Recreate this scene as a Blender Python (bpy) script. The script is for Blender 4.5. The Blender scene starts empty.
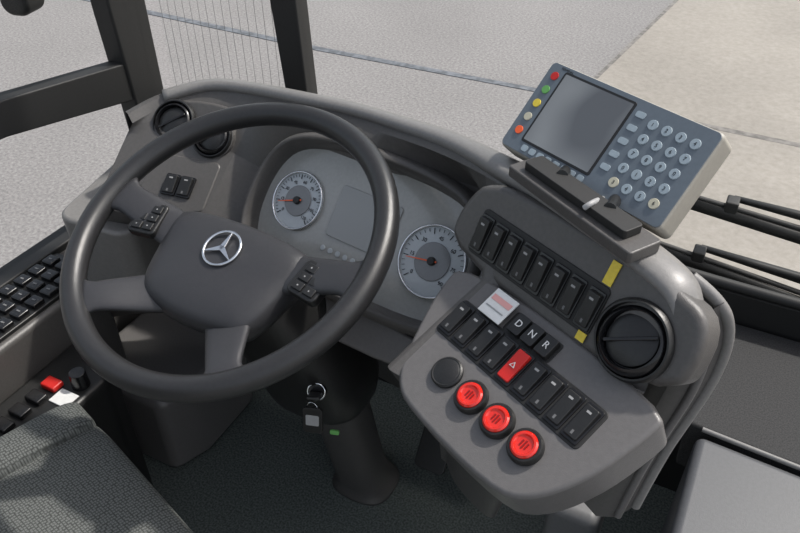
import bpy, bmesh, math, random
from mathutils import Vector, Matrix
random.seed(4)
V=Vector
COL=bpy.context.scene.collection
bpy.context.scene.view_settings.view_transform='Standard'
# ------------------------------------------------------------------ materials
def mat(name,col,rough=.5,metal=0,noise=0,nscale=200,bump=0,bscale=400,spec=.5,col2=None,emit=0,coat=0,detail=3):
    m=bpy.data.materials.new(name); m.use_nodes=True; nt=m.node_tree; b=nt.nodes['Principled BSDF']
    b.inputs['Base Color'].default_value=(*col,1); b.inputs['Roughness'].default_value=rough
    b.inputs['Metallic'].default_value=metal; b.inputs['Specular IOR Level'].default_value=spec
    b.inputs['Coat Weight'].default_value=coat; b.inputs['Coat Roughness'].default_value=.08
    tc=nt.nodes.new('ShaderNodeTexCoord')
    if noise or col2:
        n=nt.nodes.new('ShaderNodeTexNoise'); n.inputs['Scale'].default_value=nscale; n.inputs['Detail'].default_value=detail
        nt.links.new(tc.outputs['Object'],n.inputs['Vector'])
        r=nt.nodes.new('ShaderNodeValToRGB'); nt.links.new(n.outputs['Fac'],r.inputs[0])
        c2=col2 if col2 else tuple(c*(1+noise) for c in col); c1=col if col2 else tuple(c*(1-noise) for c in col)
        r.color_ramp.elements[0].position=.38; r.color_ramp.elements[1].position=.62
        r.color_ramp.elements[0].color=(*c1,1); r.color_ramp.elements[1].color=(*c2,1)
        nt.links.new(r.outputs[0],b.inputs['Base Color'])
    if bump:
        n2=nt.nodes.new('ShaderNodeTexNoise'); n2.inputs['Scale'].default_value=bscale; n2.inputs['Detail'].default_value=2
        nt.links.new(tc.outputs['Object'],n2.inputs['Vector'])
        bp=nt.nodes.new('ShaderNodeBump'); bp.inputs['Strength'].default_value=bump; bp.inputs['Distance'].default_value=.002
        nt.links.new(n2.outputs['Fac'],bp.inputs['Height']); nt.links.new(bp.outputs[0],b.inputs['Normal'])
    if emit:
        b.inputs['Emission Color'].default_value=(*col,1); b.inputs['Emission Strength'].default_value=emit
    return m
M_dash=mat('dash_plastic',(.074,.070,.067),.38,noise=.06,bump=.2,bscale=900)
M_panel=mat('panel_plastic',(.115,.110,.108),.36,noise=.04,bump=.12,bscale=900)
M_lip=mat('lip_plastic',(.17,.165,.16),.40,noise=.05,bump=.1,bscale=700)
M_dark=mat('dark_plastic',(.012,.012,.012),.40,noise=.1,bump=.1)
M_black=mat('black_gloss',(.007,.007,.008),.25)
M_rub=mat('black_rubber',(.011,.011,.011),.6,noise=.1)
M_wheel=mat('wheel_rubber',(.020,.020,.021),.32,noise=.08,bump=.15,bscale=1200)
M_pad=mat('wheel_pad',(.030,.030,.033),.38,noise=.05,bump=.2,bscale=1400)
M_chrome=mat('chrome',(.75,.76,.78),.15,1)
M_lgrey=mat('light_grey_plastic',(.30,.30,.30),.5,noise=.04)
M_mgrey=mat('mid_grey_plastic',(.13,.13,.132),.5,noise=.04)
M_cons=mat('side_console_plastic',(.066,.068,.074),.5,noise=.05,bump=.1,bscale=500)
M_white=mat('white_paint',(.66,.66,.65),.5,noise=.03)
M_red=mat('red_plastic',(.52,.018,.014),.3,noise=.03)
M_redl=mat('red_lens',(.58,.018,.010),.10,emit=.08,coat=.6)
M_redc=mat('red_lens_icon',(.22,.006,.005),.3)
M_yel=mat('yellow_sticker',(.68,.52,.05),.5,noise=.05)
M_orange=mat('needle_orange',(.85,.12,.03),.4)
M_dial=mat('dial_face',(.42,.45,.47),.3,noise=.02,coat=.8)
M_dialc=mat('dial_centre',(.17,.175,.18),.25,noise=.02,coat=.8)
M_clus=mat('cluster_face',(.32,.32,.305),.22,noise=.03,coat=.9)
M_term=mat('terminal_housing',(.32,.30,.26),.45,noise=.03)
M_face=mat('terminal_keypad_foil',(.12,.145,.17),.38,noise=.03)
M_key=mat('terminal_key',(.30,.36,.40),.4,noise=.03)
M_green=mat('green_key',(.12,.35,.09),.4)
M_scr=mat('terminal_screen',(.24,.25,.25),.12,spec=.9,nscale=11,col2=(.09,.095,.10),detail=1,coat=.6)  # soft light-to-dark patches in the colour imitate reflections and shadows on the screen
M_cream=mat('cream_key',(.50,.47,.36),.4)
M_floor=mat('vinyl_floor',(.060,.070,.065),.32,col2=(.155,.175,.162),nscale=240,bump=.25,bscale=150,detail=6)
M_ledge=mat('ledge_felt',(.018,.018,.019),.8,noise=.5,nscale=420)
def seatmat():
    m=bpy.data.materials.new('seat_fabric'); m.use_nodes=True; nt=m.node_tree; b=nt.nodes['Principled BSDF']; b.inputs['Roughness'].default_value=.95
    tc=nt.nodes.new('ShaderNodeTexCoord'); mp=nt.nodes.new('ShaderNodeMapping'); mp.inputs['Scale'].default_value=(1,1.2,.15); mp.inputs['Rotation'].default_value=(0,0,.3)
    v=nt.nodes.new('ShaderNodeTexVoronoi'); v.inputs['Scale'].default_value=210; v.distance='CHEBYCHEV'; v.inputs['Randomness'].default_value=.3; v.voronoi_dimensions='2D'
    nt.links.new(tc.outputs['Object'],mp.inputs[0]); nt.links.new(mp.outputs[0],v.inputs['Vector'])
    r=nt.nodes.new('ShaderNodeValToRGB'); nt.links.new(v.outputs['Distance'],r.inputs[0])
    r.color_ramp.elements[0].position=.15; r.color_ramp.elements[1].position=.5
    r.color_ramp.elements[0].color=(.125,.132,.127,1); r.color_ramp.elements[1].color=(.034,.037,.035,1)
    nt.links.new(r.outputs[0],b.inputs['Base Color'])
    return m
M_seat=seatmat()
def groundmat(name,c1,c2,fine,dark=.75):
    m=bpy.data.materials.new(name); m.use_nodes=True; nt=m.node_tree; b=nt.nodes['Principled BSDF']; b.inputs['Roughness'].default_value=.9
    tc=nt.nodes.new('ShaderNodeTexCoord')
    n=nt.nodes.new('ShaderNodeTexNoise'); n.inputs['Scale'].default_value=fine; n.inputs['Detail'].default_value=5; n.inputs['Roughness'].default_value=.75
    g=nt.nodes.new('ShaderNodeTexNoise'); g.inputs['Scale'].default_value=1.3; g.inputs['Detail'].default_value=5
    for q in (n,g): nt.links.new(tc.outputs['Object'],q.inputs['Vector'])
    r=nt.nodes.new('ShaderNodeValToRGB'); nt.links.new(n.outputs['Fac'],r.inputs[0])
    r.color_ramp.elements[0].position=.36; r.color_ramp.elements[1].position=.64
    r.color_ramp.elements[0].color=(*c1,1); r.color_ramp.elements[1].color=(*c2,1)
    mx=nt.nodes.new('ShaderNodeMix'); mx.data_type='RGBA'; mx.blend_type='MULTIPLY'; mx.inputs[0].default_value=1
    nt.links.new(r.outputs[0],mx.inputs[6]); 
    r2=nt.nodes.new('ShaderNodeValToRGB'); nt.links.new(g.outputs['Fac'],r2.inputs[0]); r2.color_ramp.elements[0].color=(dark,dark,dark,1); r2.color_ramp.elements[1].color=(1,1,1,1)
    r2.color_ramp.elements[0].position=.3; r2.color_ramp.elements[1].position=.7
    nt.links.new(r2.outputs[0],mx.inputs[7]); nt.links.new(mx.outputs[2],b.inputs['Base Color'])
    return m
M_asph=groundmat('asphalt',(.145,.139,.138),(.285,.275,.27),60,.88)
M_conc=groundmat('concrete',(.265,.243,.213),(.325,.30,.268),25,.80)
M_tar=mat('tar_seam',(.11,.12,.135),.7,noise=.3,nscale=20)
M_joint=mat('slab_joint',(.15,.14,.13),.8,noise=.3,nscale=20)
def glassmat():
    m=bpy.data.materials.new('window_glass'); m.use_nodes=True; nt=m.node_tree; nt.nodes.clear()
    o=nt.nodes.new('ShaderNodeOutputMaterial'); t=nt.nodes.new('ShaderNodeBsdfTransparent'); g=nt.nodes.new('ShaderNodeBsdfGlossy')
    t.inputs[0].default_value=(.96,.97,.965,1); g.inputs['Roughness'].default_value=.02; mx=nt.nodes.new('ShaderNodeMixShader')
    fr=nt.nodes.new('ShaderNodeFresnel'); fr.inputs[0].default_value=1.2
    nt.links.new(fr.outputs[0],mx.inputs[0]); nt.links.new(t.outputs[0],mx.inputs[1]); nt.links.new(g.outputs[0],mx.inputs[2]); nt.links.new(mx.outputs[0],o.inputs[0])
    return m
M_glass=glassmat()
# ------------------------------------------------------------------ helpers
def empty(name):
    e=bpy.data.objects.new(name,None); COL.objects.link(e); e.empty_display_size=.05; return e
def link(me,name,m,parent,smooth=True,bev=0,seg=2,ang=30,sub=0):
    o=bpy.data.objects.new(name,me); COL.objects.link(o)
    if m: me.materials.append(m)
    if parent: o.parent=parent
    if bev:
        b=o.modifiers.new('bevel','BEVEL'); b.width=bev; b.segments=seg; b.limit_method='ANGLE'; b.angle_limit=math.radians(ang)
    if sub:
        s=o.modifiers.new('sub','SUBSURF'); s.levels=sub; s.render_levels=sub
    if smooth:
        for p in me.polygons: p.use_smooth=True
        if bev: 
            w=o.modifiers.new('wn','WEIGHTED_NORMAL'); w.keep_sharp=True
    return o
def frame(o,r,u):
    r=V(r).normalized(); u=V(u); u=(u-r*u.dot(r)).normalized(); n=r.cross(u)
    m=Matrix((r,u,n)).transposed().to_4x4(); m.translation=V(o); return m
def at(Fm,r,u,n=0): return Fm@V((r,u,n))
def sub_frame(Fm,r,u,n=0,rot=0): return Fm@Matrix.Translation((r,u,n))@Matrix.Rotation(rot,4,'Z')
I=Matrix.Identity(4)
def box(name,Fm,c,s,m,parent,bev=.002,seg=2,taper=1.0):
    bm=bmesh.new(); bmesh.ops.create_cube(bm,size=1)
    for v in bm.verts:
        k=taper if v.co.z>0 else 1
        v.co=Fm@V((c[0]+v.co.x*s[0]*k,c[1]+v.co.y*s[1]*k,c[2]+v.co.z*s[2]))
    me=bpy.data.meshes.new(name); bm.to_mesh(me); bm.free()
    return link(me,name,m,parent,bev=bev,seg=seg,smooth=bev>0)
def prism(name,Fm,pts,z0,z1,m,parent,bev=.003,seg=3,topscale=None):
    bm=bmesh.new(); n=len(pts)
    cx=sum(p[0] for p in pts)/n; cy=sum(p[1] for p in pts)/n; k=topscale or 1
    a=[bm.verts.new(Fm@V((p[0],p[1],z0))) for p in pts]; b=[bm.verts.new(Fm@V((cx+(p[0]-cx)*k,cy+(p[1]-cy)*k,z1))) for p in pts]
    bm.faces.new(b); bm.faces.new(a[::-1])
    for i in range(n): bm.faces.new((a[i],a[(i+1)%n],b[(i+1)%n],b[i]))
    bmesh.ops.recalc_face_normals(bm,faces=bm.faces)
    me=bpy.data.meshes.new(name); bm.to_mesh(me); bm.free()
    return link(me,name,m,parent,bev=bev,seg=seg,smooth=bev>0)
def cyl(name,Fm,c,r1,r2,h,m,parent,seg=40,bev=.001):
    bm=bmesh.new()
    bmesh.ops.create_cone(bm,cap_ends=True,segments=seg,radius1=r1,radius2=r2,depth=h)
    for v in bm.verts: v.co=Fm@(v.co+V(c))
    me=bpy.data.meshes.new(name); bm.to_mesh(me); bm.free()
    return link(me,name,m,parent,bev=bev,seg=2,ang=35,smooth=bev>0)
def torus(name,Fm,c,R_,r_,m,parent,seg=64,ms=14,sz=1.0):
    bm=bmesh.new(); vs=[]
    for i in range(seg):
        a=2*math.pi*i/seg; row=[]
        for j in range(ms):
            b=2*math.pi*j/ms; q=R_+r_*math.cos(b)
            row.append(bm.verts.new(Fm@V((c[0]+q*math.cos(a),c[1]+q*math.sin(a),c[2]+r_*sz*math.sin(b)))))
        vs.append(row)
    for i in range(seg):
        for j in range(ms):
            bm.faces.new((vs[i][j],vs[(i+1)%seg][j],vs[(i+1)%seg][(j+1)%ms],vs[i][(j+1)%ms]))
    me=bpy.data.meshes.new(name); bm.to_mesh(me); bm.free()
    return link(me,name,m,parent)
def lathe(name,Fm,c,prof,m,parent,seg=48):
    bm=bmesh.new(); vs=[]
    for i in range(seg):
        a=2*math.pi*i/seg
        vs.append([bm.verts.new(Fm@V((c[0]+p[0]*math.cos(a),c[1]+p[0]*math.sin(a),c[2]+p[1]))) for p in prof])
    for i in range(seg):
        for j in range(len(prof)-1):
            bm.faces.new((vs[i][j],vs[(i+1)%seg][j],vs[(i+1)%seg][j+1],vs[i][j+1]))
    bmesh.ops.remove_doubles(bm,verts=bm.verts,dist=1e-6)
    bmesh.ops.recalc_face_normals(bm,faces=bm.faces)
    me=bpy.data.meshes.new(name); bm.to_mesh(me); bm.free()
    o=link(me,name,m,parent); e=o.modifiers.new('es','EDGE_SPLIT'); e.split_angle=math.radians(40); return o
def tube(name,pts,r,m,parent,cyclic=False,smooth=True):
    cu=bpy.data.curves.new(name,'CURVE'); cu.dimensions='3D'; cu.bevel_depth=r; cu.bevel_resolution=4; cu.use_fill_caps=True
    s=cu.splines.new('NURBS' if smooth and len(pts)>2 else 'POLY'); s.points.add(len(pts)-1)
    for i,p in enumerate(pts): s.points[i].co=(*p,1)
    if s.type=='NURBS': s.order_u=3; s.use_endpoint_u=True
    s.use_cyclic_u=cyclic; s.resolution_u=8
    o=bpy.data.objects.new(name,cu); COL.objects.link(o); cu.materials.append(m); o.parent=parent; return o
def text(name,Fm,c,s,txt,m,parent,rot=0):
    cu=bpy.data.curves.new(name,'FONT'); cu.body=txt; cu.size=s; cu.align_x='CENTER'; cu.align_y='CENTER'; cu.extrude=.0002
    o=bpy.data.objects.new(name,cu); COL.objects.link(o); cu.materials.append(m); o.parent=parent
    o.matrix_world=Fm@Matrix.Translation(c)@Matrix.Rotation(rot,4,'Z'); return o
def cr(p0,p1,p2,p3,t):
    return .5*((2*p1)+(-p0+p2)*t+(2*p0-5*p1+4*p2-p3)*t*t+(-p0+3*p1-3*p2+p3)*t**3)
def resample(rows,k):
    out=[]; n=len(rows)
    for i in range(n-1):
        a,b,c,d=rows[max(i-1,0)],rows[i],rows[i+1],rows[min(i+2,n-1)]
        for s in range(k):
            t=s/k; out.append([cr(a[j],b[j],c[j],d[j],t) for j in range(len(b))])
    out.append(list(rows[-1])); return out
def loft(name,rows,m,parent,bev=0,closed=False,caps=False,seg=3,ang=25):
    bm=bmesh.new(); vs=[[bm.verts.new(p) for p in r] for r in rows]; K=len(rows[0])
    for i in range(len(rows)-1):
        for j in range(K if closed else K-1):
            j2=(j+1)%K
            bm.faces.new((vs[i][j],vs[i+1][j],vs[i+1][j2],vs[i][j2]))
    if caps: bm.faces.new(vs[0]); bm.faces.new(vs[-1][::-1])
    bmesh.ops.recalc_face_normals(bm,faces=bm.faces)
    me=bpy.data.meshes.new(name); bm.to_mesh(me); bm.free()
    return link(me,name,m,parent,bev=bev,seg=seg,ang=ang)
def rrect(x0,y0,x1,y1,r,n=6):
    P=[]
    for cx,cy,a0 in ((x1-r,y1-r,0),(x0+r,y1-r,90),(x0+r,y0+r,180),(x1-r,y0+r,270)):
        for i in range(n+1):
            a=math.radians(a0+90*i/n); P.append((cx+r*math.cos(a),cy+r*math.sin(a)))
    return P
def smooth_poly(P,k=6):
    n=len(P); out=[]; Q=[V((p[0],p[1],0)) for p in P]
    for i in range(n):
        for s in range(k): 
            q=cr(Q[i-1],Q[i],Q[(i+1)%n],Q[(i+2)%n],s/k); out.append((q.x,q.y))
    return out
# ------------------------------------------------------------------ frames
rad=math.radians
def fr(o,al,tau):
    a=rad(al);t=rad(tau); r=V((math.cos(a),-math.sin(a),0)); h=V((math.sin(a),math.cos(a),0))
    return frame(o,r,h*math.cos(t)+V((0,0,1))*math.sin(t))
FL=fr((.405,-.042,.809),26.3,26)          # lower right switch panel
FU=fr(at(FL,0,.065),26.3,62)              # upper right face (u measured from crease)
FK=fr((.09,.181,.758),9,50)               # instrument cluster
FM=fr((-.26,.19,.73),-8,32)               # left pod switches
# ------------------------------------------------------------------ DASHBOARD
dash=empty('dashboard')
lipB=[(-.405,.245,.80),(-.375,.305,.815),(-.31,.352,.83),(-.225,.357,.84),(-.10,.33,.86),(0,.315,.87),(.10,.28,.885),(.207,.23,.905),(.305,.16,.925),(.385,.105,.935),(.447,.068,.937),(.505,.036,.932),(.535,.018,.925),(.552,.004,.905)]
lipB=[V(p) for p in lipB]
def prof(i):
    B=lipB[i]
    a=lipB[max(i-1,0)]; b=lipB[min(i+1,len(lipB)-1)]; t=(b-a); t.z=0; t.normalize(); out=V((-t.y,t.x,0))
    A2=B+out*.09+V((0,0,-.34)); A1=B+out*.035+V((0,0,-.03))
    if i==0: A2=B+out*.02+V((0,0,-.2)); A1=B+out*.015+V((0,0,-.02))
    if i>=12: A2=B+out*.04+V((-.05,0,-.30)); A1=B+out*.02+V((0,0,-.03))
    if i<=3:
        rM=(B-FM.translation).dot(FM.col[0].to_3d())
        C_=B-out*.015+V((0,0,-.012)); D=at(FM,rM,.075,0); E=at(FM,rM,-.07,0)
        Cm=(C_+D)/2
    elif i<=7:
        rK=(B-FK.translation).dot(FK.col[0].to_3d())
        if i==7: rK=.20
        C_=B-out*.02+V((0,0,-.012)); D=at(FK,rK,.02,-.04); E=at(FK,rK,-.115,-.02); Cm=at(FK,rK,.110,.008)
        if i==7: E=at(FK,rK,-.11,-.03)
    else:
        rL=(B-FL.translation).dot(FL.col[0].to_3d()); 
        if i==8: rL=-.125
        C_=B-out*.012+V((0,0,-.012)); D=at(FL,rL,.065,-.004); E=at(FL,rL,-.085,-.006); Cm=(C_+D)/2
        if i==11: E=at(FL,.09,-.07,-.01)
        if i==12: E=at(FL,.12,-.03,-.01)
        if i==13: E=at(FL,rL,.03,-.02); D=at(FL,rL,.072,-.01)
    G=E+out*.03+V((0,0,-.05)); H=E+out*.17+V((0,0,-.16)); H2=H+out*.05+V((0,0,-.25))
    if i>=8:
        k=(i-8)/5; G=E+V((-.02*k,.03,-.05)); H=E+V((-.10*k,.15,-.16)); H2=H+V((-.06*k,.06,-.25))
    return [A2,A1,B+out*.012,B,C_,Cm,D,E,G,H,H2]
rows=[prof(i) for i in range(len(lipB))]
loft('body',resample(rows,6),M_dash,dash,bev=.004)
def lipprof(i):
    B=lipB[i]; a=lipB[max(i-1,0)]; b=lipB[min(i+1,len(lipB)-1)]; t=(b-a); t.z=0; t.normalize(); out=V((-t.y,t.x,0))
    w=[.010,.012,.012,.012,.012,.013,.015,.020,.028,.032,.034,.034,.030,.024][i]
    Z=V((0,0,1)); inn=-out
    return [B+inn*.010+Z*(-.010),B+inn*.012+Z*.001,B+inn*.006+Z*.007,B+out*w*.6+Z*.008,B+out*w+Z*.002,B+out*w-Z*.012]
loft('top_edge_trim',resample([lipprof(i) for i in range(1,len(lipB))],6),M_lip,dash,closed=True,caps=True)
outl=[(-.152,.068),(-.150,.02),(-.118,-.06),(-.097,-.094),(-.062,-.107),(.072,-.107),(.108,-.088),(.135,-.035),(.148,.03),(.150,.072)]
def chaikin(P,n=2):
    for _ in range(n):
        Q=[]
        for i in range(len(P)):
            a=P[i]; b=P[(i+1)%len(P)]
            Q.append((a[0]*.75+b[0]*.25,a[1]*.75+b[1]*.25)); Q.append((a[0]*.25+b[0]*.75,a[1]*.25+b[1]*.75))
        P=Q
    return P
prism('switch_panel',FL,chaikin(outl,2),-.055,.004,M_panel,dash,bev=.006,seg=4)
up=chaikin([(-.190,-.003),(-.195,.06),(-.165,.112),(.10,.112),(.145,.09),(.142,-.003)],2)
prism('upper_switch_panel',FU,up,-.04,.002,M_dash,dash,bev=.010,seg=5)
shell=[V((.545,.05,.925)),V((.580,.045,.91)),V((.597,.06,.86)),V((.597,.06,.80)),V((.585,.05,.74)),V((.570,.04,.67)),V((.56,.03,.58))]
tube('end_rib',shell,.0065,M_lip,dash)
tube('end_rib_inner',[p+V((-.016,-.018,-.008)) for p in shell],.005,M_panel,dash)
def endrow(k):
    p=shell[k]; return [p,p+V((-.016,-.018,-.012)),p+V((-.04,-.028,-.012)),p+V((-.10,.01,-.01)),p+V((-.16,.08,-.01))]
loft('end_wall',resample([endrow(k) for k in range(1,7)],4),M_dash,dash)
def rocker(Fm,r,u,w,h,m,name,tilt=5,icon=True,rot=0,n=.004):
    Fs=sub_frame(Fm,r,u,n,rot)
    prism(name+'_bezel',Fs,rrect(-w/2,-h/2,w/2,h/2,.0022,3),-.004,.0022,M_black,dash,bev=.0007,seg=2)
    Ft=Fs@Matrix.Translation((0,0,.002))@Matrix.Rotation(rad(tilt),4,'X')
    prism(name+'_rocker',Ft,rrect(-w/2+.0022,-h/2+.0025,w/2-.0022,h/2-.0025,.002,3),-.004,.0042,m,dash,bev=.0012,seg=2,topscale=.95)
    if icon:
        box(name+'_icon',Ft,(0,h*.27,.0043),(w*.26,.0024,.0004),M_lgrey,dash,bev=0)
        box(name+'_mark',Ft,(0,-h*.30,.0043),(w*.12,.0045,.0004),M_mgrey,dash,bev=0)
prism('upper_switch_recess',FU,rrect(-.154,.016,.036,.072,.006,4),.000,.0042,M_rub,dash,bev=.001)
us=[-.1425,-.119,-.0955,-.072,-.0485,-.0245,-.001,.024]
for i,r in enumerate(us): rocker(FU,r,.043,.0205,.046,M_dark,'upper_switch_%d'%i)
prism('lower_switch_recess',FL,rrect(-.110,-.021,.108,.029,.006,4),.000,.0052,M_rub,dash,bev=.001)
for i in range(9):
    r=-.0975+.0239*i
    rocker(FL,r,.004,.0212,.044,M_red if i==4 else M_dark,'switch_%d'%i,icon=(i!=4),n=.005)
Fh=sub_frame(FL,-.0975+.0239*4,.004,.0115)
prism('hazard_triangle',Fh,[(-.0036,-.003),(.0036,-.003),(0,.0036)],0,.0006,M_white,dash,bev=0)
prism('hazard_triangle_inner',Fh,[(-.0020,-.0022),(.0020,-.0022),(0,.0016)],.0004,.0009,M_red,dash,bev=0)
lathe('blank_plug',FL,(-.055,-.049,.004),[(.0182,0),(.0182,.004),(.0165,.0055),(.015,.0050),(.0135,.0058),(0,.0065)],M_dark,dash)
for i,r in enumerate((-.0125,.028,.069)):
    lathe('red_button_bezel_%d'%i,FL,(r,-.051,.004),[(.0190,0),(.0190,.005),(.017,.0082),(.0148,.0082),(.0145,.004)],M_dark,dash)
    lathe('red_button_lens_%d'%i,FL,(r,-.051,.004),[(.0143,.003),(.0143,.009),(.0125,.0108),(.0105,.0108),(.0092,.0090),(.004,.0083),(0,.0083)],M_redl,dash)
    Fi=sub_frame(FL,r,-.051,.0124)
    for q in (-1,0,1): box('red_button_icon_%d_%d'%(i,q),Fi,(q*.0034,0,.0004),(.0016,.010-abs(q)*.003,.0008),M_redc,dash,bev=0)
for i,c in enumerate('DNR'):
    r=-.031+.0205*i
    Fs=sub_frame(FL,r,.042,.004)
    prism('gear_button_%s'%c,Fs,rrect(-.0085,-.012,.0085,.012,.002,3),-.002,.0095,M_dark,dash,bev=.0012)
    text('gear_letter_%s'%c,Fs,(0,0,.0097),.0115,c,M_white,dash)
prism('gear_recess',FL,rrect(-.048,.028,.022,.056,.004,3),.000,.0048,M_rub,dash,bev=.001)
box('label_card',FL,(-.066,.044,.012),(.034,.034,.002),M_white,dash,bev=.0005)
box('label_strip',FL,(-.066,.050,.0135),(.028,.007,.0005),mat('label_pink',(.7,.35,.33),.6),dash,bev=0)
box('label_lines',FL,(-.066,.038,.0135),(.026,.0015,.0005),M_lgrey,dash,bev=0)
box('yellow_sticker_a',FU,(.027,.087,.0035),(.011,.026,.0012),M_yel,dash,bev=0)
box('yellow_sticker_b',FU,(.030,.013,.0045),(.011,.010,.0012),M_yel,dash,bev=0)
def vent(Fm,c,R_,nm,tip=14):
    lathe(nm+'_bezel',Fm,c,[(R_*1.12,-.004),(R_*1.12,.002),(R_*1.05,.006),(R_,.006),(R_*.97,-.006),(0,-.008)],M_dark,dash)
    Fs=sub_frame(Fm,*c)@Matrix.Rotation(rad(-tip),4,'X')@Matrix.Rotation(rad(35),4,'Z')
    lathe(nm+'_ball',Fs,(0,0,-.004),[(R_*.97,.0),(R_*.95,.007),(R_*.86,.012),(R_*.80,.013),(R_*.77,.009),(R_*.75,.003),(0,.003)],M_black,dash)
    lathe(nm+'_damper',Fs,(0,0,.0),[(R_*.74,-.001),(R_*.70,.003),(R_*.5,.006),(R_*.25,.0075),(0,.008)],M_dark,dash)
    box(nm+'_damper_bar',Fs,(0,0,.008),(R_*1.45,R_*.10,.003),M_black,dash,bev=.001)
vent(FU,(.081,.042,.004),.038,'right_vent')
FV=fr((-.345,.283,.782),-10,48)
vent(FV,(0.012,-.003,.012),.036,'left_vent',4)
prism('left_vent_pod',FV,chaikin([(-.044,-.055),(-.044,.042),(.165,.042),(.165,-.105),(.05,-.105)],3),-.05,.008,M_dash,dash,bev=.006,seg=3)
lathe('centre_vent_housing',FV,(.100,-.022,.0),[(.042,-.05),(.040,.020),(.037,.030),(.033,.032)],M_dash,dash)
vent(FV,(.100,-.022,.030),.032,'centre_vent',4)
for i in range(2): rocker(FM,-.013+.028*i,-.006,.026,.038,M_dark,'left_switch_%d'%i)
prism('left_switch_panel',FM,rrect(-.07,-.045,.06,.05,.012,4),-.03,.002,M_dash,dash,bev=.004)
Fs=frame((-.43,.22,.665),(1,.10,-.05),(-.12,1,.1))
prism('left_shelf',Fs,rrect(-.06,-.12,.09,.15,.03,5),-.16,0,M_lip,dash,bev=.008,seg=3)
# ---- instrument cluster
clu=[(-.190,-.055),(-.192,.02),(-.165,.075),(-.10,.098),(0,.102),(.10,.098),(.16,.078),(.190,.02),(.186,-.06),(.15,-.092),(0,-.10),(-.155,-.090)]
clu=smooth_poly(clu,5)
def ring(name,P,prof,m):
    n=len(P); rows=[]
    for i in range(n):
        p=V((P[i][0],P[i][1],0)); t=(V((*P[(i+1)%n],0))-V((*P[i-1],0))).normalized(); inn=V((t.y,-t.x,0))
        if inn.dot(p)>0: inn=-inn
        rows.append([at(FK,(p+inn*d).x,(p+inn*d).y,z) for d,z in prof])
    rows.append(rows[0]); return loft(name,rows,m,dash)
ring('cluster_hood',clu,[(-.022,-.03),(-.014,.014),(-.004,.026),(.0,.024),(.004,.004),(.008,-.004)],M_dash)
prism('cluster_face',FK,[(p[0]*.965,p[1]*.94) for p in clu],-.02,-.003,M_clus,dash,bev=.001)
prism('cluster_lower_trim',FK,chaikin([(-.19,-.108),(.175,-.108),(.185,-.125),(.16,-.165),(-.17,-.165),(-.20,-.13)],2),-.03,.004,M_panel,dash,bev=.005)
def gauge(c,R_,ang,nm,nt=9):
    lathe(nm+'_dial',FK,(*c,-.002),[(R_*1.04,0),(R_*1.04,.004),(R_,.004),(R_*.98,.001),(0,.001)],M_dial,dash)
    torus(nm+'_ring',FK,(*c,.003),R_*1.02,.0014,M_chrome,dash)
    cyl(nm+'_centre',FK,(*c,.0003),R_*.55,R_*.55,.002,M_dialc,dash)
    for k in range(nt*4+1):
        a=rad(225-270*k/(nt*4)); big=k%4==0
        Ft=sub_frame(FK,c[0]+R_*(.86 if big else .9)*math.cos(a),c[1]+R_*(.86 if big else .9)*math.sin(a),0,a)
        box(nm+'_tick_%d'%k,Ft,(0,0,0),(R_*(.16 if big else .09),.0011 if big else .0006,.0008),M_black,dash,bev=0)
    for k in range(nt):
        a=rad(225-270*k/(nt-1)); text(nm+'_num_%d'%k,FK,(c[0]+R_*.68*math.cos(a),c[1]+R_*.68*math.sin(a),.0002),R_*.16,str(k*15),M_black,dash)
    Fn=sub_frame(FK,c[0],c[1],.003,rad(ang))
    prism(nm+'_needle',Fn,[(-.008,-.0013),(R_*.8,-.0005),(R_*.8,.0005),(-.008,.0013)],0,.0012,M_orange,dash,bev=0)
    cyl(nm+'_hub',FK,(*c,.004),.0065,.0055,.006,M_dark,dash)
gauge((.128,-.004),.050,190,'rev_counter',7); gauge((-.123,.0),.044,200,'speedometer')
prism('display',FK,rrect(-.055,-.03,.055,.05,.006,4),-.004,.0,mat('display_glass',(.24,.245,.24),.12,spec=.7,coat=.8),dash,bev=.001)
for k in range(8): cyl('warning_lamp_%d'%k,FK,(-.05+.0143*k,-.05,-.002),.0045,.0045,.002,M_dial,dash,seg=20)
# ------------------------------------------------------------------ STEERING WHEEL
W=V((-.0226,.0216,.8083)); n=V((math.sin(rad(-2.5)),-math.sin(rad(22.1)),math.cos(rad(22.1)))).normalized()
a_=V((1,0,0)); a_=(a_-n*a_.dot(n)).normalized(); FW=frame(W,a_,n.cross(a_))
FH=FW@Matrix.Translation((0,-.012,-.018))@Matrix.Rotation(rad(-3.5),4,'Z')
sw=empty('steering_wheel')
torus('rim',FW,(0,0,0),.2185,.0165,M_wheel,sw,seg=120,ms=20,sz=1.05)
padP=smooth_poly([(-.120,.026),(-.085,.044),(0,.050),(.085,.044),(.120,.026),(.112,-.02),(.098,-.075),(.074,-.100),(0,-.110),(-.074,-.100),(-.098,-.075),(-.112,-.02)],5)
rows=[]
for k,(s,z) in enumerate([(.80,-.055),(.93,-.045),(1.0,-.028),(1.0,-.014),(.975,-.006),(.93,-.001),(.8,.004),(.6,.0075),(.35,.009),(.12,.0095),(.01,.0095)]):
    rows.append([at(FH,p[0]*s,(p[1]+.03)*s-.03,z) for p in padP]+[at(FH,padP[0][0]*s,(padP[0][1]+.03)*s-.03,z)])
loft('hub_pad',rows,M_pad,sw)
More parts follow.
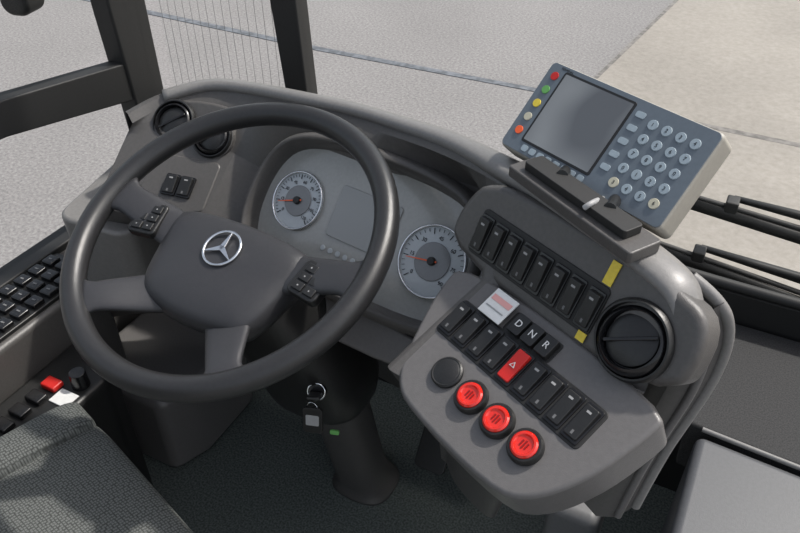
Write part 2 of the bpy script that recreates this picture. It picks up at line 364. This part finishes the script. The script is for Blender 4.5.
def spoke(name,a0,a1,w0,w1,z0,z1,th=.018):
    A=V((*a0,0));B=V((*a1,0)); d=(B-A); L=d.length; ang=math.atan2(d.y,d.x); rows=[]
    for i in range(13):
        t=i/12; w=w0+(w1-w0)*t + (.03*max(0,(t-.8)/.2)**2) ; z=z0+(z1-z0)*(3*t*t-2*t**3)
        th_=th*(1-.2*t)
        c=A+d*t; s=V((-math.sin(ang),math.cos(ang),0)); row=[]
        for j in range(16):
            b=2*math.pi*j/16; cb=math.cos(b); sb=math.sin(b)
            x=math.copysign(abs(cb)**.7,cb)*w/2; y=math.copysign(abs(sb)**.8,sb)*th_/2
            q=c+s*x; row.append(at(FH,q.x,q.y,z+y))
        rows.append(row)
    loft(name,rows,M_pad,sw,closed=True,caps=True)
spoke('spoke_right',(.07,.000),(.210,.020),.064,.044,-.012,.016)
spoke('spoke_left',(-.07,.000),(-.210,.018),.064,.044,-.012,.016)
spoke('spoke_lower_right',(.045,-.070),(.122,-.161),.070,.040,-.018,.016)
spoke('spoke_lower_left',(-.045,-.070),(-.138,-.146),.070,.040,-.018,.016)
for s in (-1,1):
    Fb=sub_frame(FH,s*.143,.002,.006,rad(-8*s))
    prism('button_pod_%d'%(s+1),Fb,rrect(-.025,-.028,.023,.024,.008,4),-.012,.003,M_dark,sw,bev=.003)
    for k in range(3):
        for j in range(2):
            box('thumb_button_%d_%d_%d'%(s+1,k,j),Fb,(-.0095+.019*j,-.0165+.0142*k,.0038),(.0165,.0120,.004),M_dark,sw,bev=.0015)
            cyl('thumb_icon_%d_%d_%d'%(s+1,k,j),Fb,(-.0095+.019*j,-.0165+.0142*k,.0060),.0011,.0011,.0004,M_lgrey,sw,seg=10,bev=0)
torus('emblem_ring',FH,(0,-.004,.012),.0265,.0020,M_chrome,sw)
for k in range(3):
    a=rad(90+120*k); Fe=sub_frame(FH,0,-.004,.0115,a)
    prism('emblem_star_%d'%k,Fe,[(0,-.0042),(.0262,-.0005),(.0262,.0005),(0,.0042),(-.003,0)],0,.0022,M_chrome,sw,bev=.0004)
# ------------------------------------------------------------------ STEERING COLUMN
col=empty('steering_column')
P0=at(FW,0,0,-.055)
def ellrow(c,rx,ry,k=24,p=.7):
    R_=[]
    for j in range(k):
        b=2*math.pi*j/k; cb,sb=math.cos(b),math.sin(b)
        R_.append(c+V((math.copysign(abs(cb)**p,cb)*rx,math.copysign(abs(sb)**p,sb)*ry,0)))
    return R_
loft('column_shroud',resample([ellrow(P0,.05,.05),ellrow(V((-.005,.06,.70)),.065,.065),ellrow(V((.01,.09,.62)),.085,.08),ellrow(V((.03,.12,.52)),.095,.085),ellrow(V((.03,.14,.43)),.085,.075),ellrow(V((.02,.16,.40)),.06,.06)],4),M_dark,col,closed=True,caps=True)
loft('pedestal',resample([ellrow(V((.015,.17,.45)),.055,.05),ellrow(V((.015,.21,.30)),.050,.05),ellrow(V((.018,.255,.10)),.05,.05),ellrow(V((.02,.275,.03)),.055,.055),ellrow(V((.02,.28,.0)),.07,.065)],4),M_dash,col,closed=True,caps=True)
FI=frame((.085,.045,.545),(.9,.35,0),(-.1,.45,.9))
cyl('ignition_lock',FI,(0,0,0),.016,.014,.03,M_black,col)
torus('ignition_ring',FI,(0,0,.015),.013,.0015,M_chrome,col)
box('key_blade_head',FI,(0,-.002,.028),(.020,.006,.024),M_dark,col,bev=.002)
torus('key_ring',frame(at(FI,0,-.006,.038),(1,0,0),(0,.3,1)),(0,-.012,0),.009,.0008,M_chrome,col)
FT=frame(at(FI,.0,-.036,.036),(.95,.3,0),(0,.25,1))
prism('key_tag',FT,rrect(-.015,-.022,.015,.022,.006,4),-.003,.003,M_dark,col,bev=.001)
prism('key_tag_label',FT,rrect(-.010,-.008,.010,.010,.002,3),.003,.0036,M_lgrey,col,bev=0)
FT2=frame(at(FI,.032,-.055,.030),(.95,.3,0),(0,.25,1))
prism('green_key_fob',FT2,rrect(-.007,-.004,.007,.003,.002,3),-.002,.002,M_green,col,bev=.001)
loft('knee_panel',resample([[V((-.30,.30,.60)),V((-.30,.34,.45)),V((-.30,.42,.25))],[V((0,.27,.62)),V((0,.33,.45)),V((0,.42,.25))],[V((.28,.20,.64)),V((.28,.28,.45)),V((.28,.42,.25))]],5),M_dark,dash)
ped=empty('pedal_assembly')
for x in (.15,.24):
    Fp=frame((x,.36,.10),(1,0,0),(0,.6,.8)); prism('pedal_pad_%d'%int(x*100),Fp,rrect(-.035,-.06,.035,.07,.012,4),-.006,.006,M_dark,ped,bev=.003)
    tube('pedal_arm_%d'%int(x*100),[V((x,.37,.10)),V((x,.42,.12)),V((x,.45,.0))],.008,M_dark,ped)
# ------------------------------------------------------------------ TERMINAL
term=empty('ticket_terminal')
TL=V((.316,.252,1.034));TR=V((.527,.152,1.034));BR=V((.511,.071,.951));BL=V((.301,.171,.951))
rr=(TR-TL+BR-BL).normalized(); uu=((TL-BL)+(TR-BR)); FTm=frame((TL+TR+BR+BL)/4,rr,uu)
w2=.1165;h2=.0585
prism('housing',FTm,rrect(-w2,-h2,w2,h2,.007,4),-.036,-.001,M_term,term,bev=.004,seg=3)
prism('front_foil',FTm,rrect(-w2+.002,-h2+.002,w2-.002,h2-.002,.006,4),-.002,.0006,M_face,term,bev=.0003)
sx0,sx1,sy0,sy1=-.088,.010,-.040,.048
prism('screen_frame',FTm,rrect(sx0-.003,sy0-.003,sx1+.003,sy1+.003,.003,3),0,.0014,M_dark,term,bev=.0004)
prism('screen',FTm,rrect(sx0,sy0,sx1,sy1,.001,2),.001,.0018,M_scr,term,bev=0)
for k,m in enumerate((M_red,M_green,M_yel,M_cream,M_orange)):
    cyl('side_key_%d'%k,FTm,(-.1015,.041-.0185*k,.001),.0052,.0052,.0016,m,term,seg=20,bev=.0004)
for k in range(8): prism('soft_key_%d'%k,FTm,rrect(sx0+.004+k*.0122,-.053,sx0+.013+k*.0122,-.0455,.002,2),.0005,.0016,M_key,term,bev=.0003)
for k in range(5): prism('side_soft_key_%d'%k,FTm,rrect(.018,.037-.0165*k,.030,.044-.0165*k,.002,2),.0005,.0016,M_key,term,bev=.0003)
for j in range(5):
    for i in range(4):
        m=M_key
        x=.043+.0175*i; y=.036-.018*j
        if (i,j) in((3,4),(0,4)): m=M_cream
        cyl('key_%d_%d'%(i,j),FTm,(x,y,.001),.0060,.0058,.0018,m,term,seg=22,bev=.0005)
        text('key_label_%d_%d'%(i,j),FTm,(x,y,.002),.006,str((j*3+i+1)%10),M_dark,term)
text('brand_text',FTm,(-.09,.0525,.0007),.004,'TERMINAL',M_dark,term)
Bc=V((.418,.088,.945))
Fb=frame(Bc,(.84,-.54,0),(.54,.84,.0))
prism('bracket_base',Fb,rrect(-.10,-.022,.095,.022,.004,3),-.004,.010,M_dash,term,bev=.002)
prism('bracket_upper_plate',Fb,rrect(-.085,-.012,.075,.014,.004,3),.010,.020,M_rub,term,bev=.002)
for s in (-.04,.035):
    p=at(Fb,s,.005,.018); q=FTm@V((s,-.03,-.038))
    tube('bracket_arm_%d'%int(s*1000+100),[p,(p+q)/2+V((0,0,-.003)),q],.007,M_dark,term)
box('pivot_block',FTm,(0,-.03,-.045),(.10,.03,.018),M_dark,term,bev=.003)
tube('terminal_cable',[at(Fb,.02,-.015,.018),at(Fb,.03,-.01,.033),FTm@V((.03,-.05,-.03))],.003,M_lgrey,term)
# ------------------------------------------------------------------ SEAT
seat=empty('driver_seat')
a18=rad(-18); Fse=Matrix.Translation((-.130,-.405,.40))@Matrix.Rotation(a18,4,'Z')
def cushion(name,Fm,sx,sy,sz,m,puff=.012):
    bm=bmesh.new(); bmesh.ops.create_cube(bm,size=1); bmesh.ops.subdivide_edges(bm,edges=bm.edges,cuts=4,use_grid_fill=True)
    for v in bm.verts:
        x,y,z=v.co*2
        v.co=Fm@V((x*sx/2,y*sy/2,z*sz/2+(puff*(1-x*x)*(1-y*y) if z>0 else 0)))
    me=bpy.data.meshes.new(name); bm.to_mesh(me); bm.free(); return link(me,name,m,seat,sub=2)
cushion('seat_cushion',Fse,.48,.50,.12,M_seat)
cushion('seat_side_bolster',Fse@Matrix.Translation((.225,0,.01)),.07,.49,.13,M_seat)
cushion('seat_side_bolster_far',Fse@Matrix.Translation((-.225,0,.01)),.07,.49,.13,M_seat)
cushion('backrest',Fse@Matrix.Translation((0,-.30,.30))@Matrix.Rotation(rad(12),4,'X'),.46,.11,.60,M_seat)
loft('seat_base',resample([ellrow(V((-.13,-.40,.36)),.19,.20),ellrow(V((-.13,-.40,.2)),.13,.14),ellrow(V((-.13,-.40,.0)),.17,.18)],4),M_dark,seat,closed=True,caps=True)
# ------------------------------------------------------------------ LEFT CONSOLE
con=empty('side_switch_console')
prism('console_body',I,[(-.61,-.9),(-.475,-.9),(-.475,.06),(-.50,.17),(-.61,.20)],0.0,.49,M_dash,con,bev=.012)
prism('keypad_plate',I,rrect(-.598,-.35,-.488,.155,.012,4),.48,.498,M_dark,con,bev=.003)
for j in range(14):
    for i in range(3):
        box('pad_key_%d_%d'%(i,j),I,(-.575+.034*i,.125-.034*j,.502),(.026,.025,.012),M_black,con,bev=.003)
        box('pad_mark_%d_%d'%(i,j),I,(-.575+.034*i,.125-.034*j,.5085),(.008,.003,.0006),M_mgrey,con,bev=0)
prism('lower_tier',I,[(-.475,-.22),(-.345,-.22),(-.345,.0),(-.38,.05),(-.475,.06)],0,.40,M_dark,con,bev=.012)
cyl('parking_knob',I,(-.375,-.030,.415),.016,.014,.035,M_black,con)
box('park_label',I,(-.377,-.068,.4015),(.04,.032,.003),M_white,con,bev=.001)
for k in range(4): box('console_rocker_%d'%k,I,(-.418,-.055-.035*k,.405),(.033,.024,.012),M_red if k==0 else M_black,con,bev=.003)
prism('footwell_box',I,[(-.60,.10),(-.36,.10),(-.33,.18),(-.33,.36),(-.60,.36)],0,.22,M_panel,con,bev=.02)
# ------------------------------------------------------------------ RIGHT SHELF
sh=empty('entry_side_console')
prism('ledge_top',I,[(.60,.275),(1.2,.235),(1.2,.545),(.60,.545)],.40,.50,M_ledge,sh,bev=.006)
prism('console_box',I,[(.615,.262),(1.2,.225),(1.2,-.15),(.68,-.15),(.612,.05)],.0,.50,M_cons,sh,bev=.014,seg=4)
tube('ledge_trim',[V((.62,.268,.503)),V((.8,.255,.503)),V((1.2,.23,.503))],.004,M_lip,sh)
box('footwell_duct',I,(.475,.25,.15),(.09,.14,.30),M_mgrey,sh,bev=.02,seg=4)
# ------------------------------------------------------------------ SHELL
box('floor',I,(.3,-.35,-.02),(1.9,1.9,.04),M_floor,None,bev=.001)
wl=empty('wall_left')
box('wall_panel',I,(-.635,-.3,.05),(.03,1.9,.90),M_dash,wl,bev=.002)
box('sill',I,(-.62,-.25,.495),(.05,1.6,.02),M_rub,wl,bev=.004)
wf=empty('wall_front')
prism('front_panel',frame((0,.565,0),(1,0,0),(0,0,1)),[(-.65,-.42),(1.25,-.42),(1.25,.555),(.45,.555),(.2,.60),(-.25,.70),(-.65,.62)],-.012,.012,M_rub,wf,bev=.004)
FX=frame((-.62,0,0),(0,1,0),(0,0,1))
prism('trim_1',FX,[(-1.2,.86),(-1.2,.93),(.168,.819),(.49,.772),(.49,.69),(.143,.756)],-.02,.02,M_rub,None,bev=.003)
prism('pillar_left',FX,[(.455,.45),(.53,.45),(.52,1.8),(.40,1.8),(.43,.88)],-.025,.025,M_rub,wl,bev=.006)
FY=frame((0,.56,0),(1,0,0),(0,0,1))
prism('pillar_front',FY,[(-.272,.60),(-.226,.60),(-.242,.93),(-.305,1.8),(-.37,1.8),(-.300,.92)],-.02,.02,M_rub,wf,bev=.004)
tube('gasket',[V((-.60,.555,.655)),V((-.25,.555,.72)),V((.2,.555,.62)),V((.45,.555,.57)),V((.7,.555,.565)),V((1.2,.555,.565))],.010,M_rub,wf)
def pane(name,P):
    bm=bmesh.new(); bm.faces.new([bm.verts.new(p) for p in P]); me=bpy.data.meshes.new(name); bm.to_mesh(me); bm.free(); link(me,name,M_glass,None,smooth=False)
pane('window_1',[(-.62,-1.2,.51),(-.62,.46,.51),(-.62,.46,.72),(-.62,-1.2,.88)])
pane('window_2',[(-.62,-1.2,.93),(-.62,.43,.80),(-.62,.42,1.7),(-.62,-1.2,1.7)])
pane('window_3',[(-.60,.562,.65),(-.25,.562,.70),(-.33,.562,1.7),(-.60,.562,1.7)])
pane('window_4',[(-.23,.562,.70),(.2,.562,.61),(.45,.562,.56),(1.2,.562,.56),(1.2,.562,1.7),(-.31,.562,1.7)])
hw=empty('window_heating_wires')
for k in range(16):
    x=-.59+.02*k; tube('wire_%d'%k,[V((x,.56,.66)),V((x-.01,.56,1.7))],.0004,M_mgrey,hw,smooth=False)
mir=empty('exterior_mirror')
Fmi=frame((-.80,.40,.99),(1,.2,0),(0,0,1)); prism('mirror_housing',Fmi,rrect(-.03,-.125,.035,.16,.025,6),-.03,.03,M_rub,mir,bev=.01)
tube('mirror_arm',[V((-.80,.40,1.14)),V((-.78,.42,1.5)),V((-.62,.5,1.6))],.012,M_rub,mir)
def wiper(A,B):
    e=bpy.data.objects.new('windshield_wiper',None); COL.objects.link(e)
    d=(B-A)
    loft('blade_rubber',[[A+d*t+V((0,-.012,-.016)),A+d*t+V((0,-.010,.004)),A+d*t+V((0,-.004,.004)),A+d*t+V((0,-.004,-.016))] for t in (0,.25,.5,.75,1)],M_rub,e,closed=True,caps=True)
    tube('blade_spine',[A+V((0,0,.004)),A+d*.5+V((0,.002,.010)),B+V((0,0,.006))],.005,M_rub,e)
    loft('wiper_arm',[[A+d*t+V((0,.010,.012+.035*t-w)),A+d*t+V((0,.010,.012+.035*t+w)),A+d*t+V((0,.022,.012+.035*t+w)),A+d*t+V((0,.022,.012+.035*t-w))] for t,w in ((.12,.003),(.3,.006),(.5,.009),(.75,.011),(1.05,.013))],M_rub,e,closed=True,caps=True)
    tube('wiper_rod',[A+d*.45+V((0,.03,.040)),B+V((.05,.04,.075))],.004,M_rub,e,smooth=False)
    for t in (.12,.5): box('blade_clip',I,tuple(A+d*t+V((0,.004,.010))),(.022,.030,.022),M_rub,e,bev=.003)
    # pivot column carrying the arm, seated on the outer face of the front panel / ground-side bracket
    P=A+d*1.04
    prism('pivot_post',frame((P.x,P.y+.016,0),(1,0,0),(0,1,0)),rrect(-.018,-.014,.018,.014,.006,3),-.35,P.z+.05,M_rub,e,bev=.003)
    box('pivot_foot',I,(P.x,(P.y+.016+.577)/2,-.30),(.05,max(.02,P.y+.03-.577),.10),M_rub,e,bev=.004)
wiper(V((.470,.62,.565)),V((1.05,.63,.49)))
wiper(V((.49,.66,.655)),V((1.14,.66,.60)))
# ------------------------------------------------------------------ GROUND
box('asphalt_ground',I,(0,5,-.85),(60,60,.5),M_asph,None,bev=0)
Fg=frame((0,0,-.6),(1,0,0),(0,1,0))
pv=empty('concrete_pavement')
prism('far_slab',Fg,[(-.42,3.62),(25,3.4),(25,30),(2.0,30),(-.12,6.5)],-.01,.006,M_conc,pv,bev=0)
prism('near_slab',Fg,[(-.40,2.2),(25,2.0),(25,3.37),(-.41,3.59)],-.01,.006,M_conc,pv,bev=0)
prism('slab_joint',Fg,[(-.42,3.58),(25,3.36),(25,3.41),(-.42,3.63)],-.005,.007,M_joint,pv,bev=0)
prism('seam_cross',Fg,[(-8,3.70),(-2.2,3.60),(-.45,3.65),(-.45,3.60),(-2.2,3.54),(-8,3.62)],-.005,.004,M_tar,pv,bev=0)
prism('seam_edge',Fg,[(-.435,2.0),(-.41,2.0),(-.40,3.6),(-.115,6.5),(2.0,30),(1.9,30),(-.14,6.5),(-.425,3.6)],-.005,.008,M_joint,pv,bev=0)
# ------------------------------------------------------------------ LIGHT
wd=bpy.data.worlds.new('World'); bpy.context.scene.world=wd; wd.use_nodes=True; nt=wd.node_tree
bg=nt.nodes['Background']; sk=nt.nodes.new('ShaderNodeTexSky'); sk.sky_type='NISHITA'; sk.sun_disc=False; sk.sun_elevation=rad(50); sk.sun_rotation=rad(60); sk.air_density=1.2; sk.dust_density=3
hs=nt.nodes.new('ShaderNodeHueSaturation'); hs.inputs['Saturation'].default_value=.45
nt.links.new(sk.outputs[0],hs.inputs['Color']); nt.links.new(hs.outputs[0],bg.inputs[0]); bg.inputs[1].default_value=.20
s=bpy.data.lights.new('sun','SUN'); so=bpy.data.objects.new('sun',s); COL.objects.link(so); s.energy=4.4; s.angle=rad(2); s.color=(1,.95,.89)
so.rotation_euler=V((.42,.62,1.0)).to_track_quat('Z','Y').to_euler()
# ------------------------------------------------------------------ CAMERA
psi=rad(27); th=rad(38)
R=V((math.cos(psi),math.sin(psi),0)); F=V((-math.sin(psi)*math.cos(th),math.cos(psi)*math.cos(th),-math.sin(th))); U=R.cross(F)
cam=bpy.data.cameras.new('camera'); co=bpy.data.objects.new('camera',cam); COL.objects.link(co)
Mx=Matrix((R,U,-F)).transposed().to_4x4(); Mx.translation=V((.551,-.597,1.391)); co.matrix_world=Mx
cam.lens=36*752/800; cam.sensor_width=36; cam.clip_start=.01
bpy.context.scene.camera=co
